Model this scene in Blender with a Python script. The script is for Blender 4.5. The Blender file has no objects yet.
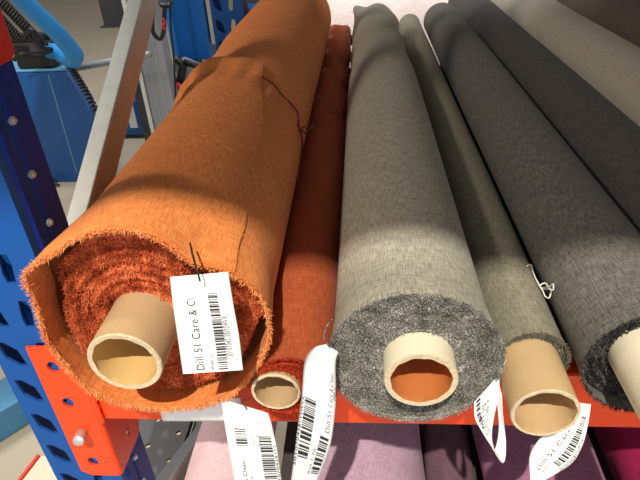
import bpy, bmesh, math, random
import numpy as np
from mathutils import Matrix, Vector
random.seed(7); rng = np.random.default_rng(7)
PI = math.pi
S = bpy.context.scene
COL = S.collection
# ------------------------------------------------------------ camera
F = 550.0
M = np.array([[0.99686737, 0.00946552, 0.07852296],
              [0.06124203, 0.53586775, -0.84207789],
              [-0.05004863, 0.84424887, 0.53360938]])
cam = bpy.data.cameras.new('camera'); cam.sensor_width = 36; cam.lens = F / 640 * 36
cam.clip_start = .02; cam.clip_end = 200
co = bpy.data.objects.new('camera', cam); COL.objects.link(co)
m4 = Matrix([list(M[i]) + [0] for i in range(3)] + [[0, 0, 0, 1]])
co.matrix_world = m4
S.camera = co
def ray(u, v): return M @ np.array([u - 320, 240 - v, -F], float)
def atY(u, v, y): r = ray(u, v); return r * y / r[1]
def atX(u, v, x): r = ray(u, v); return r * x / r[0]
def atZ(u, v, z): r = ray(u, v); return r * z / r[2]

# ------------------------------------------------------------ materials
def lin(c):
    return tuple(((x / 255) / 12.92 if x / 255 <= .04045 else ((x / 255 + .055) / 1.055) ** 2.4) for x in c) + (1,)
def newmat(name):
    m = bpy.data.materials.new(name); m.use_nodes = True
    nt = m.node_tree; b = nt.nodes['Principled BSDF']
    return m, nt, b
def plain(name, c, rough=.5, metal=0, var=.06, scale=30, bump=0., bscale=200, spec=.5):
    m, nt, b = newmat(name); b.inputs['Specular IOR Level'].default_value = spec
    b.inputs['Roughness'].default_value = rough; b.inputs['Metallic'].default_value = metal
    tc = nt.nodes.new('ShaderNodeTexCoord')
    n = nt.nodes.new('ShaderNodeTexNoise'); n.inputs['Scale'].default_value = scale; n.inputs['Detail'].default_value = 4
    nt.links.new(tc.outputs['Object'], n.inputs['Vector'])
    r = nt.nodes.new('ShaderNodeValToRGB')
    L = lin(c)
    r.color_ramp.elements[0].position = .3; r.color_ramp.elements[1].position = .7
    r.color_ramp.elements[0].color = tuple(x * (1 - var) for x in L[:3]) + (1,)
    r.color_ramp.elements[1].color = tuple(min(1, x * (1 + var)) for x in L[:3]) + (1,)
    nt.links.new(n.outputs['Fac'], r.inputs['Fac']); nt.links.new(r.outputs['Color'], b.inputs['Base Color'])
    if bump:
        n2 = nt.nodes.new('ShaderNodeTexNoise'); n2.inputs['Scale'].default_value = bscale; n2.inputs['Detail'].default_value = 3
        nt.links.new(tc.outputs['Object'], n2.inputs['Vector'])
        bp = nt.nodes.new('ShaderNodeBump'); bp.inputs['Strength'].default_value = bump; bp.inputs['Distance'].default_value = .002
        nt.links.new(n2.outputs['Fac'], bp.inputs['Height']); nt.links.new(bp.outputs['Normal'], b.inputs['Normal'])
    return m
def weave(name, c1, c2, var=1., su=1150, sv=75, bump=.5, mott=.12, sheen=.04):
    """cloth: threads in both directions of the UV map (metres)"""
    m, nt, b = newmat(name)
    b.inputs['Roughness'].default_value = .9
    b.inputs['Specular IOR Level'].default_value = .15
    b.inputs['Sheen Weight'].default_value = sheen
    b.inputs['Sheen Roughness'].default_value = .5
    uv = nt.nodes.new('ShaderNodeUVMap'); uv.uv_map = 'UVMap'
    outs = []
    for sc in ((su, sv, 1), (sv, su, 1)):
        mp = nt.nodes.new('ShaderNodeMapping'); mp.inputs['Scale'].default_value = sc
        nt.links.new(uv.outputs['UV'], mp.inputs['Vector'])
        n = nt.nodes.new('ShaderNodeTexNoise'); n.inputs['Scale'].default_value = 1; n.inputs['Detail'].default_value = 1
        nt.links.new(mp.outputs['Vector'], n.inputs['Vector']); outs.append(n)
    ad = nt.nodes.new('ShaderNodeMath'); ad.operation = 'ADD'
    nt.links.new(outs[0].outputs['Fac'], ad.inputs[0]); nt.links.new(outs[1].outputs['Fac'], ad.inputs[1])
    mu = nt.nodes.new('ShaderNodeMapRange')
    mu.inputs['From Min'].default_value = .75; mu.inputs['From Max'].default_value = 1.25
    nt.links.new(ad.outputs[0], mu.inputs['Value'])
    mx = nt.nodes.new('ShaderNodeMixRGB'); mx.inputs[1].default_value = lin(c1); mx.inputs[2].default_value = lin(c2)
    nt.links.new(mu.outputs['Result'], mx.inputs['Fac'])
    big = nt.nodes.new('ShaderNodeTexNoise'); big.inputs['Scale'].default_value = 22; big.inputs['Detail'].default_value = 3
    nt.links.new(uv.outputs['UV'], big.inputs['Vector'])
    mr = nt.nodes.new('ShaderNodeMapRange'); mr.inputs['From Min'].default_value = .3; mr.inputs['From Max'].default_value = .7
    mr.inputs['To Min'].default_value = 1 - mott; mr.inputs['To Max'].default_value = 1 + mott
    nt.links.new(big.outputs['Fac'], mr.inputs['Value'])
    mm = nt.nodes.new('ShaderNodeMixRGB'); mm.blend_type = 'MULTIPLY'; mm.inputs['Fac'].default_value = 1
    nt.links.new(mx.outputs['Color'], mm.inputs[1]); nt.links.new(mr.outputs['Result'], mm.inputs[2])
    nt.links.new(mm.outputs['Color'], b.inputs['Base Color'])
    bp = nt.nodes.new('ShaderNodeBump'); bp.inputs['Strength'].default_value = bump; bp.inputs['Distance'].default_value = .0006
    nt.links.new(ad.outputs[0], bp.inputs['Height']); nt.links.new(bp.outputs['Normal'], b.inputs['Normal'])
    return m
def fuzz(name, cols, scale=700, big=60, wbig=.3):
    """cut cloth edges: each thread has a colour of its own"""
    m, nt, b = newmat(name)
    b.inputs['Roughness'].default_value = .95; b.inputs['Specular IOR Level'].default_value = .05
    tc = nt.nodes.new('ShaderNodeTexCoord')
    n = nt.nodes.new('ShaderNodeTexNoise'); n.inputs['Scale'].default_value = scale; n.inputs['Detail'].default_value = 1
    n3 = nt.nodes.new('ShaderNodeTexNoise'); n3.inputs['Scale'].default_value = big; n3.inputs['Detail'].default_value = 2
    nt.links.new(tc.outputs['Object'], n.inputs['Vector']); nt.links.new(tc.outputs['Object'], n3.inputs['Vector'])
    mi = nt.nodes.new('ShaderNodeMath'); mi.operation = 'MULTIPLY_ADD'; mi.inputs[1].default_value = wbig
    nt.links.new(n3.outputs['Fac'], mi.inputs[0])
    mj = nt.nodes.new('ShaderNodeMath'); mj.operation = 'MULTIPLY'; mj.inputs[1].default_value = 1 - wbig
    nt.links.new(n.outputs['Fac'], mj.inputs[0]); nt.links.new(mj.outputs[0], mi.inputs[2])
    r = nt.nodes.new('ShaderNodeValToRGB'); el = r.color_ramp.elements
    el[0].position = .34; el[1].position = .66; el[0].color = lin(cols[0]); el[1].color = lin(cols[-1])
    for i, c in enumerate(cols[1:-1]):
        e = el.new(.34 + .32 * (i + 1) / (len(cols) - 1)); e.color = lin(c)
    nt.links.new(mi.outputs[0], r.inputs['Fac']); nt.links.new(r.outputs['Color'], b.inputs['Base Color'])
    return m

MT = dict(
    orange=weave('orange linen', (208, 112, 54), (246, 158, 90), mott=.05),
    rust=weave('rust linen', (150, 68, 36), (188, 96, 60), mott=.08),
    grey=weave('warm grey linen', (134, 130, 119), (190, 186, 170), mott=.04, bump=.7),
    olive=weave('olive grey linen', (112, 108, 94), (156, 152, 134), mott=.05, bump=.7),
    char=weave('charcoal linen', (72, 70, 68), (128, 125, 120), mott=.05, bump=.7),
    dark=weave('dark slate linen', (60, 58, 58), (96, 93, 92), mott=.05),
    stone=weave('stone linen', (158, 152, 140), (188, 182, 170), mott=.04),
    brown=weave('taupe linen', (92, 80, 74), (116, 102, 96), mott=.05),
    pale=weave('blush linen', (222, 206, 202), (238, 226, 222), mott=.04, su=300, sv=40),
    pink=weave('pink linen', (206, 170, 178), (230, 198, 204), mott=.05),
    mauve=weave('mauve linen', (176, 142, 166), (208, 178, 198), mott=.07),
    plum=weave('plum linen', (104, 78, 92), (128, 98, 112), mott=.05),
    purple=weave('purple linen', (158, 106, 140), (188, 138, 168), mott=.07),
    magenta=weave('magenta linen', (150, 24, 78), (182, 44, 100), mott=.05),
    f_orange=fuzz('frayed orange', [(112, 46, 30), (168, 74, 44), (206, 104, 62), (232, 146, 100)], wbig=.55),
    f_rim=fuzz('frayed orange rim', [(214, 116, 58), (238, 150, 88), (250, 188, 134)]),
    f_rust=fuzz('frayed rust', [(112, 34, 20), (172, 58, 32), (208, 88, 58)]),
    f_grey=fuzz('frayed grey', [(54, 53, 50), (106, 103, 97), (152, 149, 141), (208, 205, 196)]),
    f_olive=fuzz('frayed olive', [(70, 66, 56), (112, 108, 92), (150, 146, 128)]),
    f_char=fuzz('frayed charcoal', [(22, 21, 22), (48, 46, 46), (84, 82, 80), (120, 116, 112)]),
    kraft=plain('kraft cardboard', (190, 160, 120), .85, var=.05, scale=25, bump=.15),
    kraft2=plain('tan cardboard', (204, 172, 128), .85, var=.05, scale=25, bump=.15),
    cream=plain('cream cardboard', (236, 226, 200), .85, var=.03, scale=25, bump=.1),
    rimcard=plain('cut cardboard edge', (206, 188, 156), .95, var=.14, scale=300, bump=.5, bscale=400),
    innerb=plain('reflection tinted cardboard lining', (196, 116, 60), .7, var=.08, scale=40),  # orange reflection inside the core is painted into this brown
    innert=plain('tan cardboard lining', (214, 178, 116), .8, var=.06, scale=40),
    paper=plain('white tag paper', (236, 238, 240), .55, var=.01, scale=10),
    ink=plain('black ink', (38, 38, 42), .7, var=.02),
    blue=plain('blue rack paint', (26, 84, 160), .5, spec=.2, var=.04, scale=12),
    navy=plain('shaded blue rack paint', (16, 48, 134), .5, spec=.2, var=.04, scale=12),
    oran=plain('orange beam paint', (242, 74, 26), .38, var=.03, scale=10, bump=.06, bscale=40),
    redp=plain('red plate paint', (214, 40, 28), .4, var=.03),
    galv=plain('galvanised steel', (196, 200, 198), .38, metal=.75, var=.06, scale=50),
    steel=plain('zinc bolt steel', (190, 190, 190), .35, metal=.4, var=.05),
    alum=plain('brushed aluminium', (168, 174, 182), .4, metal=.35, var=.04, scale=15),
    dk=plain('dark grey steel', (66, 66, 70), .5, var=.06),
    blk=plain('black plastic', (26, 26, 28), .45, var=.05),
    mblue=plain('machine blue paint', (24, 88, 158), .35, var=.04, scale=5),
    cblue=plain('cabinet blue paint', (10, 96, 176), .4, var=.04, scale=5),
    lblue=plain('light blue tube paint', (40, 140, 214), .35, var=.03, scale=5),
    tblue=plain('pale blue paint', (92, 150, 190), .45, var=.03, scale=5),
    floor=plain('concrete floor', (166, 157, 140), .75, var=.06, scale=1.6, bump=.1, bscale=60),
    board=plain('pale laminate board', (206, 202, 182), .6, var=.03),
    shelfd=plain('dark shelf board', (74, 66, 68), .7, var=.05),
    gboard=plain('grey green board', (118, 122, 110), .7, var=.05),
    slab=plain('shade slab underside', (120, 112, 104), .8, var=.04),
    cord=plain('dark red cord', (104, 28, 16), .8, var=.1),
    wht=plain('white nylon', (236, 236, 230), .4, var=.01),
    redr=plain('red ribbon', (206, 40, 60), .6),
    fork=plain('teal blue paint', (60, 120, 158), .45))
def emis(name, c, s):
    m, nt, b = newmat(name)
    b.inputs['Emission Color'].default_value = lin(c); b.inputs['Emission Strength'].default_value = s
    return m

# ------------------------------------------------------------ object helpers
def empty(name, loc, label, cat, group=None):
    o = bpy.data.objects.new(name, None); COL.objects.link(o); o.location = loc
    o.empty_display_size = .05
    o['label'] = label; o['category'] = cat
    if group: o['group'] = group
    return o
def tag(o, label=None, cat=None, group=None, kind=None):
    if label: o['label'] = label
    if cat: o['category'] = cat
    if group: o['group'] = group
    if kind: o['kind'] = kind
    return o
class MB:
    def __init__(s): s.v = []; s.f = []; s.uv = {}; s.mi = []
    def add(s, vs, fs, uvs=None, mi=0):
        o = len(s.v); s.v += [tuple(map(float, p)) for p in vs]
        for i, f in enumerate(fs):
            if uvs is not None: s.uv[len(s.f)] = uvs[i]
            s.f.append([o + k for k in f]); s.mi.append(mi)
    def box(s, a, b, mi=0):
        x0, y0, z0 = a; x1, y1, z1 = b
        vs = [(x0, y0, z0), (x1, y0, z0), (x1, y1, z0), (x0, y1, z0), (x0, y0, z1), (x1, y0, z1), (x1, y1, z1), (x0, y1, z1)]
        s.add(vs, [(0, 3, 2, 1), (4, 5, 6, 7), (0, 1, 5, 4), (1, 2, 6, 5), (2, 3, 7, 6), (3, 0, 4, 7)], mi=mi)
    def prism(s, poly, d, mi=0):
        """poly: list of 3D points (planar), d: extrusion vector"""
        n = len(poly); p = [np.array(q, float) for q in poly]; d = np.array(d, float)
        s.add(p + [q + d for q in p], [tuple(range(n))[::-1], tuple(range(n, 2 * n))] + [(i, (i + 1) % n, n + (i + 1) % n, n + i) for i in range(n)], mi=mi)
    def tube(s, pts, r, n=8, closed=False, mi=0, flat=1.):
        P = [Vector(p) for p in pts]; N = len(P)
        rr = r if hasattr(r, '__len__') else [r] * N
        up = Vector((.13, .21, .97)); rings = []
        for i in range(N):
            t = (P[(i + 1) % N] - P[i - 1]) if closed else (P[min(i + 1, N - 1)] - P[max(i - 1, 0)])
            t.normalize()
            a = t.cross(up) if i == 0 else a - t * a.dot(t)
            if a.length < 1e-4: a = t.cross(Vector((1, 0, 0)))
            a.normalize(); b = t.cross(a)
            rings.append([P[i] + a * rr[i] * math.cos(2 * PI * k / n) + b * rr[i] * flat * math.sin(2 * PI * k / n) for k in range(n)])
        vs = [p for ring in rings for p in ring]; fs = []
        for i in range(N if closed else N - 1):
            j = (i + 1) % N
            for k in range(n): fs.append((i * n + k, i * n + (k + 1) % n, j * n + (k + 1) % n, j * n + k))
        if not closed: fs += [tuple(range(n))[::-1], tuple(range((N - 1) * n, N * n))]
        s.add(vs, fs, mi=mi)
    def build(s, name, mats, parent=None, smooth=True, bevel=0, off=None):
        me = bpy.data.meshes.new(name)
        o0 = np.array(parent.matrix_world.translation if False else (parent_loc(parent))) if parent else np.zeros(3)
        if off is not None: o0 = np.array(off, float)
        me.from_pydata([tuple(np.array(p) - o0) for p in s.v], [], s.f)
        mats = mats if isinstance(mats, (list, tuple)) else [mats]
        for m in mats: me.materials.append(m)
        if len(mats) > 1: me.polygons.foreach_set('material_index', s.mi)
        if s.uv:
            L = me.uv_layers.new(name='UVMap')
            for pi, uvs in s.uv.items():
                p = me.polygons[pi]
                for k, li in enumerate(p.loop_indices): L.data[li].uv = uvs[k]
        if not smooth:
            bmm = bmesh.new(); bmm.from_mesh(me); bmesh.ops.recalc_face_normals(bmm, faces=bmm.faces); bmm.to_mesh(me); bmm.free()
        me.polygons.foreach_set('use_smooth', [smooth] * len(me.polygons))
        me.update()
        o = bpy.data.objects.new(name, me); COL.objects.link(o)
        if parent is not None: o.parent = parent
        if off is not None: o.location = off
        if bevel:
            md = o.modifiers.new('bevel', 'BEVEL'); md.width = bevel; md.segments = 2; md.limit_method = 'ANGLE'; md.angle_limit = math.radians(40)
            md.harden_normals = False
        return o
def parent_loc(p):
    v = Vector((0, 0, 0))
    while p is not None: v += p.location; p = p.parent
    return (v.x, v.y, v.z)
def catmull(ks, vs, t):
    """monotone-ish cyclic-free interpolation of values over keys"""
    return np.interp(t, ks, vs)
def smooth01(t): t = min(1, max(0, t)); return t * t * (3 - 2 * t)
def spline(pts, n):
    P = [np.array(p, float) for p in pts]; out = []
    P = [2 * P[0] - P[1]] + P + [2 * P[-1] - P[-2]]
    for i in range(1, len(P) - 2):
        for k in range(n):
            t = k / n; a, b, c, d = P[i - 1], P[i], P[i + 1], P[i + 2]
            out.append(.5 * ((2 * b) + (-a + c) * t + (2 * a - 5 * b + 4 * c - d) * t * t + (-a + 3 * b - 3 * c + d) * t ** 3))
    out.append(P[-2]); return out

# ------------------------------------------------------------ fabric rolls
ZB = -.4155           # top of the beam the rolls lie on
def tufts(mb, P, D, L, W):
    """one tapering thread per entry"""
    for p, d, l, w in zip(P, D, L, W):
        d = d / (np.linalg.norm(d) + 1e-9)
        a = np.cross(d, (.3, .5, .8)); a /= np.linalg.norm(a); b = np.cross(d, a)
        bend = (a * rng.normal(0, .25) + b * rng.normal(0, .25)) * l
        q = p + d * l * .55 + bend * .3; t = p + d * l + bend
        vs = [p + a * w, p - a * .5 * w + b * .87 * w, p - a * .5 * w - b * .87 * w,
              q + a * w * .8, q - a * .4 * w + b * .7 * w, q - a * .4 * w - b * .7 * w, t]
        mb.add(vs, [(0, 1, 4, 3), (1, 2, 5, 4), (2, 0, 3, 5), (3, 4, 6), (4, 5, 6), (5, 3, 6)])
def core_tube(cx, cz, ya, yb, ro, ri, mats, parent, ragged=.0006, inner_label=None):
    n = 96; mb = MB(); NY = 3
    def ring(r, y, rag=0):
        return [(cx + r * math.cos(2 * PI * k / n), y + (rag * math.sin(k * 1.9) * rng.random() if rag else 0), cz + r * math.sin(2 * PI * k / n)) for k in range(n)]
    jr = [ri + ragged * (.5 * math.sin(3 * 2 * PI * k / n + 1) + .6 * math.sin(11 * 2 * PI * k / n) + .5 * rng.random()) for k in range(n)]
    inner_front = [(cx + jr[k] * math.cos(2 * PI * k / n), ya + .0004, cz + jr[k] * math.sin(2 * PI * k / n)) for k in range(n)]
    rings = [ring(ri, yb), ring(ro, yb), ring(ro, ya + .0012, 0), ring(ro - .0008, ya, ragged * .5), inner_front, ring(ri, ya + .004), ring(ri, yb)]
    mis = [0, 0, 1, 1, 2, 2]
    vs = [p for r in rings for p in r]
    for i in range(6):
        mb.add(rings[i] + rings[i + 1], [(k, n + k, n + (k + 1) % n, (k + 1) % n) for k in range(n)], mi=mis[i])
    return mb.build('cardboard_core', mats, parent)
def roll(name, label, cat, cx, r, y0, y1, mat, fmat, core, rf=None, cz=None, rec=.006, face_n=5200, face_amp=.0016, rim_n=900, pitch=.005,
         inner=None, cmats=None, tl=.004, nth=144, ny=70, group=None, base=None, rimmat=None, fat=1.):
    cz = (ZB if base is None else base) + r if cz is None else cz
    rf = rf or (lambda th, y: r)
    root = empty(name, (cx, y0, cz - r), label, cat, group or 'fabric rolls on the upper shelf')
    pt = lambda th, y, rr: (cx + rr * math.cos(th), y, cz + rr * math.sin(th))
    # wrapped cloth
    mb = MB(); T = [2 * PI * k / nth for k in range(nth)]
    Y = [y0 + (y1 - y0) * (i / ny) ** 1.6 for i in range(ny + 1)]
    vs = []; 
    for y in Y: vs += [pt(t, y, rf(t, y)) for t in T]
    # the far end rounds over into a cap
    for q, (dr, dy) in enumerate(((.9, .004), (.5, .003), (.02, .002))): vs += [pt(t, y1 + dy, rf(t, y1) * dr) for t in T]
    fs = []; uvs = []
    NR = ny + 1 + 3
    for i in range(NR - 1):
        for k in range(nth):
            k2 = (k + 1) % nth
            fs.append((i * nth + k, (i + 1) * nth + k, (i + 1) * nth + k2, i * nth + k2))
            ya = Y[i] if i <= ny else y1 + .01 * (i - ny); yb = Y[i + 1] if i + 1 <= ny else y1 + .01 * (i + 1 - ny)
            u0, u1 = r * T[k], r * 2 * PI * (k + 1) / nth
            uvs.append([(u0, ya), (u0, yb), (u1, yb), (u1, ya)])
    mb.add(vs, fs, uvs)
    # turned in lip at the near end
    th_ = .0016; lip = [Y[0]] 
    ra = [pt(t, y0, rf(t, y0)) for t in T]; rb = [pt(t, y0, rf(t, y0) - th_) for t in T]
    rc = [pt(t, y0 + rec + .012, rf(t, y0 + rec + .012) - th_) for t in T]
    for A_, B_ in ((ra, rb), (rb, rc)):
        mb.add(A_ + B_, [(k, (k + 1) % nth, nth + (k + 1) % nth, nth + k) for k in range(nth)],
               [[(r * T[k], 0), (r * (T[k] + .04), 0), (r * (T[k] + .04), .02), (r * T[k], .02)] for k in range(nth)])
    fab = mb.build('fabric_wrap', mat, root)
    # end face of packed layers
    inner = inner or (lambda t: .985)
    ccx, ccz, cro, cri, cya = core
    nr = 44; mb = MB(); vs = []
    ph = rng.random(6) * 6.28
    def facept(t, q):
        ro = (rf(t, y0 + rec) - th_) * inner(t)
        px, pz = cx + ro * math.cos(t), cz + ro * math.sin(t)
        qx, qz = ccx + cro * .97 * math.cos(t), ccz + cro * .97 * math.sin(t)
        x = qx + (px - qx) * q; z = qz + (pz - qz) * q
        rad = q * (ro - cro) + cro
        y = y0 + rec + face_amp * math.sin(2 * PI * (rad / pitch + t / (2 * PI))) + face_amp * .8 * math.sin(2 * PI * rad / (pitch * 2.7) + 2 * math.sin(t + ph[0]) + ph[1])
        y += face_amp * 1.2 * math.sin(3 * t + ph[2] + 20 * q) * .4
        return np.array((x, y + (min(.004, rec * .5) * smooth01((q - .9) * 10)), z))
    for i in range(nr + 1):
        for k in range(nth): vs.append(facept(T[k], i / nr) + rng.normal(0, face_amp * .22, 3) * (0 if i in (0, nr) else 1))
    mb.add(vs, [(i * nth + k, i * nth + (k + 1) % nth, (i + 1) * nth + (k + 1) % nth, (i + 1) * nth + k) for i in range(nr) for k in range(nth)])
    mb.build('layered_end', fmat, root)
    # cut threads standing out of the layers, and fringe on the rim
    mb = MB(); P = []; D = []
    for _ in range(face_n):
        q = math.sqrt(random.uniform(.0, 1)) ; t = random.random() * 2 * PI
        p = facept(t, q); P.append(p)
        D.append(np.array((rng.normal(0, .9), -1 + rng.normal(0, .3), rng.normal(0, .9) - .25)))
    tufts(mb, P, D, rng.uniform(.4, 1.1, face_n) * tl, rng.uniform(.00022, .00042, face_n) * fat)
    o = mb.build('cut_threads', fmat, root); tag(o, kind='stuff')
    mb = MB(); P = []; D = []
    for _ in range(rim_n):
        t = random.random() * 2 * PI; p = np.array(pt(t, y0 + random.uniform(-.0002, .001), rf(t, y0) - random.random() * th_)); P.append(p)
        D.append(np.array((.5 * math.cos(t) + rng.normal(0, .5), -1 + rng.normal(0, .35), .5 * math.sin(t) + rng.normal(0, .5) - .1)))
    tufts(mb, P, D, rng.uniform(.4, 1.4, rim_n) * tl, rng.uniform(.00022, .0004, rim_n) * fat)
    o = mb.build('frayed_rim', rimmat or fmat, root); tag(o, kind='stuff')
    core_tube(ccx, ccz, cya, y1 - .02, cro, cri, cmats, root)
    return root

s_ = .94
kc = [MT['kraft'], MT['rimcard'], MT['innert']]
# ---- A: the big orange roll with its loose outer layer
AX, AR, AY0, AY1 = -.1932, .1050, .343, 1.72
AZ = ZB + AR
rim_px = [(25,275),(37,262),(60,250),(85,236),(105,229),(125,227),(150,235),(170,248),(190,263),(212,268),(228,270),(240,280),(255,290),(265,305),(271,325),(270,340),(260,357),(250,375),(235,392),(210,402),(180,408),(150,407),(115,402),(95,392),(75,375),(60,357),(45,330),(36,300),(28,285)]
prof = []
for p in rim_px:
    q = atY(p[0], p[1], AY0); prof.append((math.degrees(math.atan2(q[2] - AZ, q[0] - AX)) % 360, math.hypot(q[2] - AZ, q[0] - AX)))
prof.sort(); pk = [a - 360 for a, b in prof] + [a for a, b in prof] + [a + 360 for a, b in prof]; pv = [b for a, b in prof] * 3
def rimA(t):
    a = math.degrees(t) % 360
    return sum(np.interp(a + d, pk, pv) * w for d, w in ((-5, .2), (0, .6), (5, .2)))
def rfA(t, y):
    k = smooth01((y - AY0) / .11)
    base = AR * (1 + .006 * math.sin(2 * t + 5 * y) + .008 * math.sin(3 * y * 2 + t))
    dg = (math.degrees(t) - 20) % 360 + 20
    wl = math.exp(-((dg - 140) / 50) ** 2)
    base *= 1 + wl * (-.12 + .15 * smooth01((y - .88) / .28))
    # gentle narrowing where the cord ties it
    base -= .0035 * math.exp(-((y - .78) / .03) ** 2)
    d = math.degrees(t)
    base += .0016 * math.sin(23 * t + 9 * y) * math.exp(-((y - .78) / .05) ** 2)
    return rimA(t) * (1 - k) + base * k + .0012 * math.sin(9 * t + 12 * y) * (1 - k) * .8
def innA(t):
    d = math.degrees(t) % 360
    return .94 - .1 * math.exp(-((d - 150) / 28) ** 2) - .05 * math.exp(-((d - 345) / 25) ** 2)
A = roll('fabric_roll', 'huge bright orange linen roll with loose frayed outer layer, leftmost on the shelf', 'fabric roll',
         AX, AR, AY0, AY1, MT['orange'], MT['f_orange'], (-.192, -.311, .0305, .0258, .309), rfA, rec=.02, face_n=12000, face_amp=.0017,
         rim_n=3400, pitch=.0085, inner=innA, cmats=kc, tl=.0052, nth=200, ny=110, rimmat=MT['f_rim'], fat=1.5)
# loose end of cloth lying over the roll
seam_y = [.33, .36, .40, .458, .538, .641, .78, .86]; seam_t = [34.5, 34.8, 35.5, 37.8, 41.7, 47.1, 62, 66]
def yend(t):
    d = math.degrees(t); return .83 + .02 * smooth01((d - 70) / 60) + .006 * math.sin(d * .12)
def flap_pt(a, b, extra=0):
    """a 0..1 along the roll, b 0..1 round from the seam"""
    y_guess = AY0 + .003 + (.832 - AY0) * a
    t1 = math.radians(np.interp(y_guess, seam_y, seam_t)) + .012 * math.sin(70 * y_guess) ; t0 = math.radians(235)
    t = t1 + (t0 - t1) * b
    y = AY0 + .003 + (yend(t) - AY0 - .003) * a
    d = math.degrees(t); w = smooth01((d - 62) / 55)
    ds = (y - yend(t))
    rise = .011 * math.exp(-((ds + .012) / .022) ** 2) * w + .005 * math.exp(-((ds + .075) / .024) ** 2) * w
    rise += .003 * math.exp(-((ds + .01) / .05) ** 2) - .0011 * (1 - smooth01((y - AY0) / .03))
    return np.array((AX + (rfA(t, y) + .0012 + rise + extra) * math.cos(t), y, AZ + (rfA(t, y) + .0012 + rise + extra) * math.sin(t))), t
mb = MB(); na, nb = 110, 90; vs = []; uvs = []
for lay in (0.0013, 0.0):
    for i in range(na + 1):
        for k in range(nb + 1): vs.append(flap_pt(i / na, k / nb, lay)[0])
fs = []; o1 = (na + 1) * (nb + 1); w = nb + 1
def uvq(i, k): return (AR * 3.4 * k / nb, .5 * i / na + .33)
for i in range(na):
    for k in range(nb):
        a = i * w + k; fs.append((a, a + 1, a + w + 1, a + w)); uvs.append([uvq(i, k), uvq(i, k + 1), uvq(i + 1, k + 1), uvq(i + 1, k)])
        fs.append((o1 + a, o1 + a + w, o1 + a + w + 1, o1 + a + 1)); uvs.append([uvq(i, k), uvq(i + 1, k), uvq(i + 1, k + 1), uvq(i, k + 1)])
for i in range(na):
    for k in (0, nb):
        a = i * w + k; fs.append((a, a + w, o1 + a + w, o1 + a)); uvs.append([uvq(i, k), uvq(i + 1, k), uvq(i + 1, k + 1), uvq(i, k + 1)])
for k in range(nb):
    for i in (0, na):
        a = i * w + k; fs.append((a, a + 1, o1 + a + 1, o1 + a)); uvs.append([uvq(i, k), uvq(i, k + 1), uvq(i + .5, k + 1), uvq(i + .5, k)])
mb.add(vs, fs, uvs); flap = mb.build('loose_end', MT['orange'], A)
es = flap.modifiers.new('edge', 'EDGE_SPLIT'); es.split_angle = math.radians(40)
mb = MB(); P = []; D = []
for _ in range(420):
    p, t = flap_pt(random.random(), 0, .0006); P.append(p); D.append(np.array((.8 + rng.normal(0, .4), rng.normal(0, .6), rng.normal(0, .4))))
n_ = len(P); tufts(mb, P, D, rng.uniform(.0010, .0030, n_), rng.uniform(.0002, .00032, n_))
tag(mb.build('seam_threads', MT['f_rim'], flap), kind='stuff')
# cord round the roll, knotted at its right side
def onA(t, y, e=.0022): return np.array((AX + (rfA(t, y) + e) * math.cos(t), y, AZ + (rfA(t, y) + e) * math.sin(t)))
cp = [onA(math.radians(d), y) for d, y in ((70, .80), (61, .79), (50, .785), (40, .782), (30, .783), (20, .79), (10, .78), (2, .755), (-6, .70), (-12, .66))]
mb = MB(); mb.tube(spline(cp, 6), .0013, 6)
k0 = onA(math.radians(8), .772, .004)
for dx, dy, dz in ((.012, -.03, .012), (.016, -.012, -.004), (.004, -.035, -.016), (-.006, -.03, .014)):
    mb.tube(spline([k0, k0 + np.array((dx * .6, dy * .4, dz * .9)), k0 + np.array((dx, dy, dz))], 5), .0009, 5)
mb.build('tie_cord', MT['cord'], A)

# ---- B: small rust roll between orange and grey
BX, BR = -.065, .038
def rfB(t, y):
    return BR * (1 + .02 * math.sin(2 * t + 8 * y) - .06 * smooth01((y - .5) / .8)) + .0036 * smooth01((y - .75) / .3) * (math.sin(34 * y + 2 * math.sin(t * 2)) + .8 * math.sin(71 * y + 3 * t + math.sin(13 * y)))
roll('fabric_roll', 'thin rust red roll squeezed between the huge orange roll and the grey roll', 'fabric roll',
     BX, BR, .345, 1.78, MT['rust'], MT['f_rust'], (-.079, -.374, .0222, .0194, .337), rfB, face_n=5000, face_amp=.0012, rim_n=1500, rec=-.002, cmats=[MT['kraft'], MT['rimcard'], MT['kraft']], pitch=.003, tl=.0045, nth=96)
# ---- C: warm grey roll with cream core
CX, CR = .0432, .0688
CZ = ZB + CR
def rfC(t, y):
    d = math.degrees(t) % 360
    r = CR * (1 + .004 * math.sin(2 * t + 7 * y))
    r += .0032 * (1 - smooth01((y - .349) / .05)) * (1 if True else 0)
    edge = 1.13 + .02 * abs(math.sin((d - 100) * .02)) + (.03 if d < 60 else 0)
    r += .0022 * (1 - smooth01((y - edge) / .006)) if d < 180 or d > 300 else .0022
    r += .0025 * math.sin(5 * t + 26 * y) * smooth01((y - 1.2) / .2)
    r += .024 * math.exp(-((d - 136) / 13) ** 2) * smooth01((y - 1.60) / .12)
    r *= 1 - .05 * smooth01((y - 1.0) / .6)
    return r
Cr = roll('fabric_roll', 'light warm grey roll with cream paper core and speckled cut end, centre of the shelf', 'fabric roll',
     CX, CR, .349, 1.72, MT['grey'], MT['f_grey'], (.0465, -.3450, .0305, .0252, .325), rfC, rec=.0015, inner=lambda t: 1.0, face_n=15000, face_amp=.0006, rim_n=2600,
     cmats=[MT['cream'], MT['rimcard'], MT['innerb']], pitch=.004, tl=.0042, nth=180, ny=140)
mb = MB()
for a, b, c in (((348, 25), (349, 38), (349, 52)), ((349, 34), (346, 30), (350, 44))):
    pts = [atY(a[0], a[1], 1.62), atY(b[0], b[1], 1.57), atY(c[0], c[1], 1.52)]
    mb.tube(spline(pts, 6), .0011, 5)
mb.build('loose_thread', MT['f_grey'], Cr)
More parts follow.
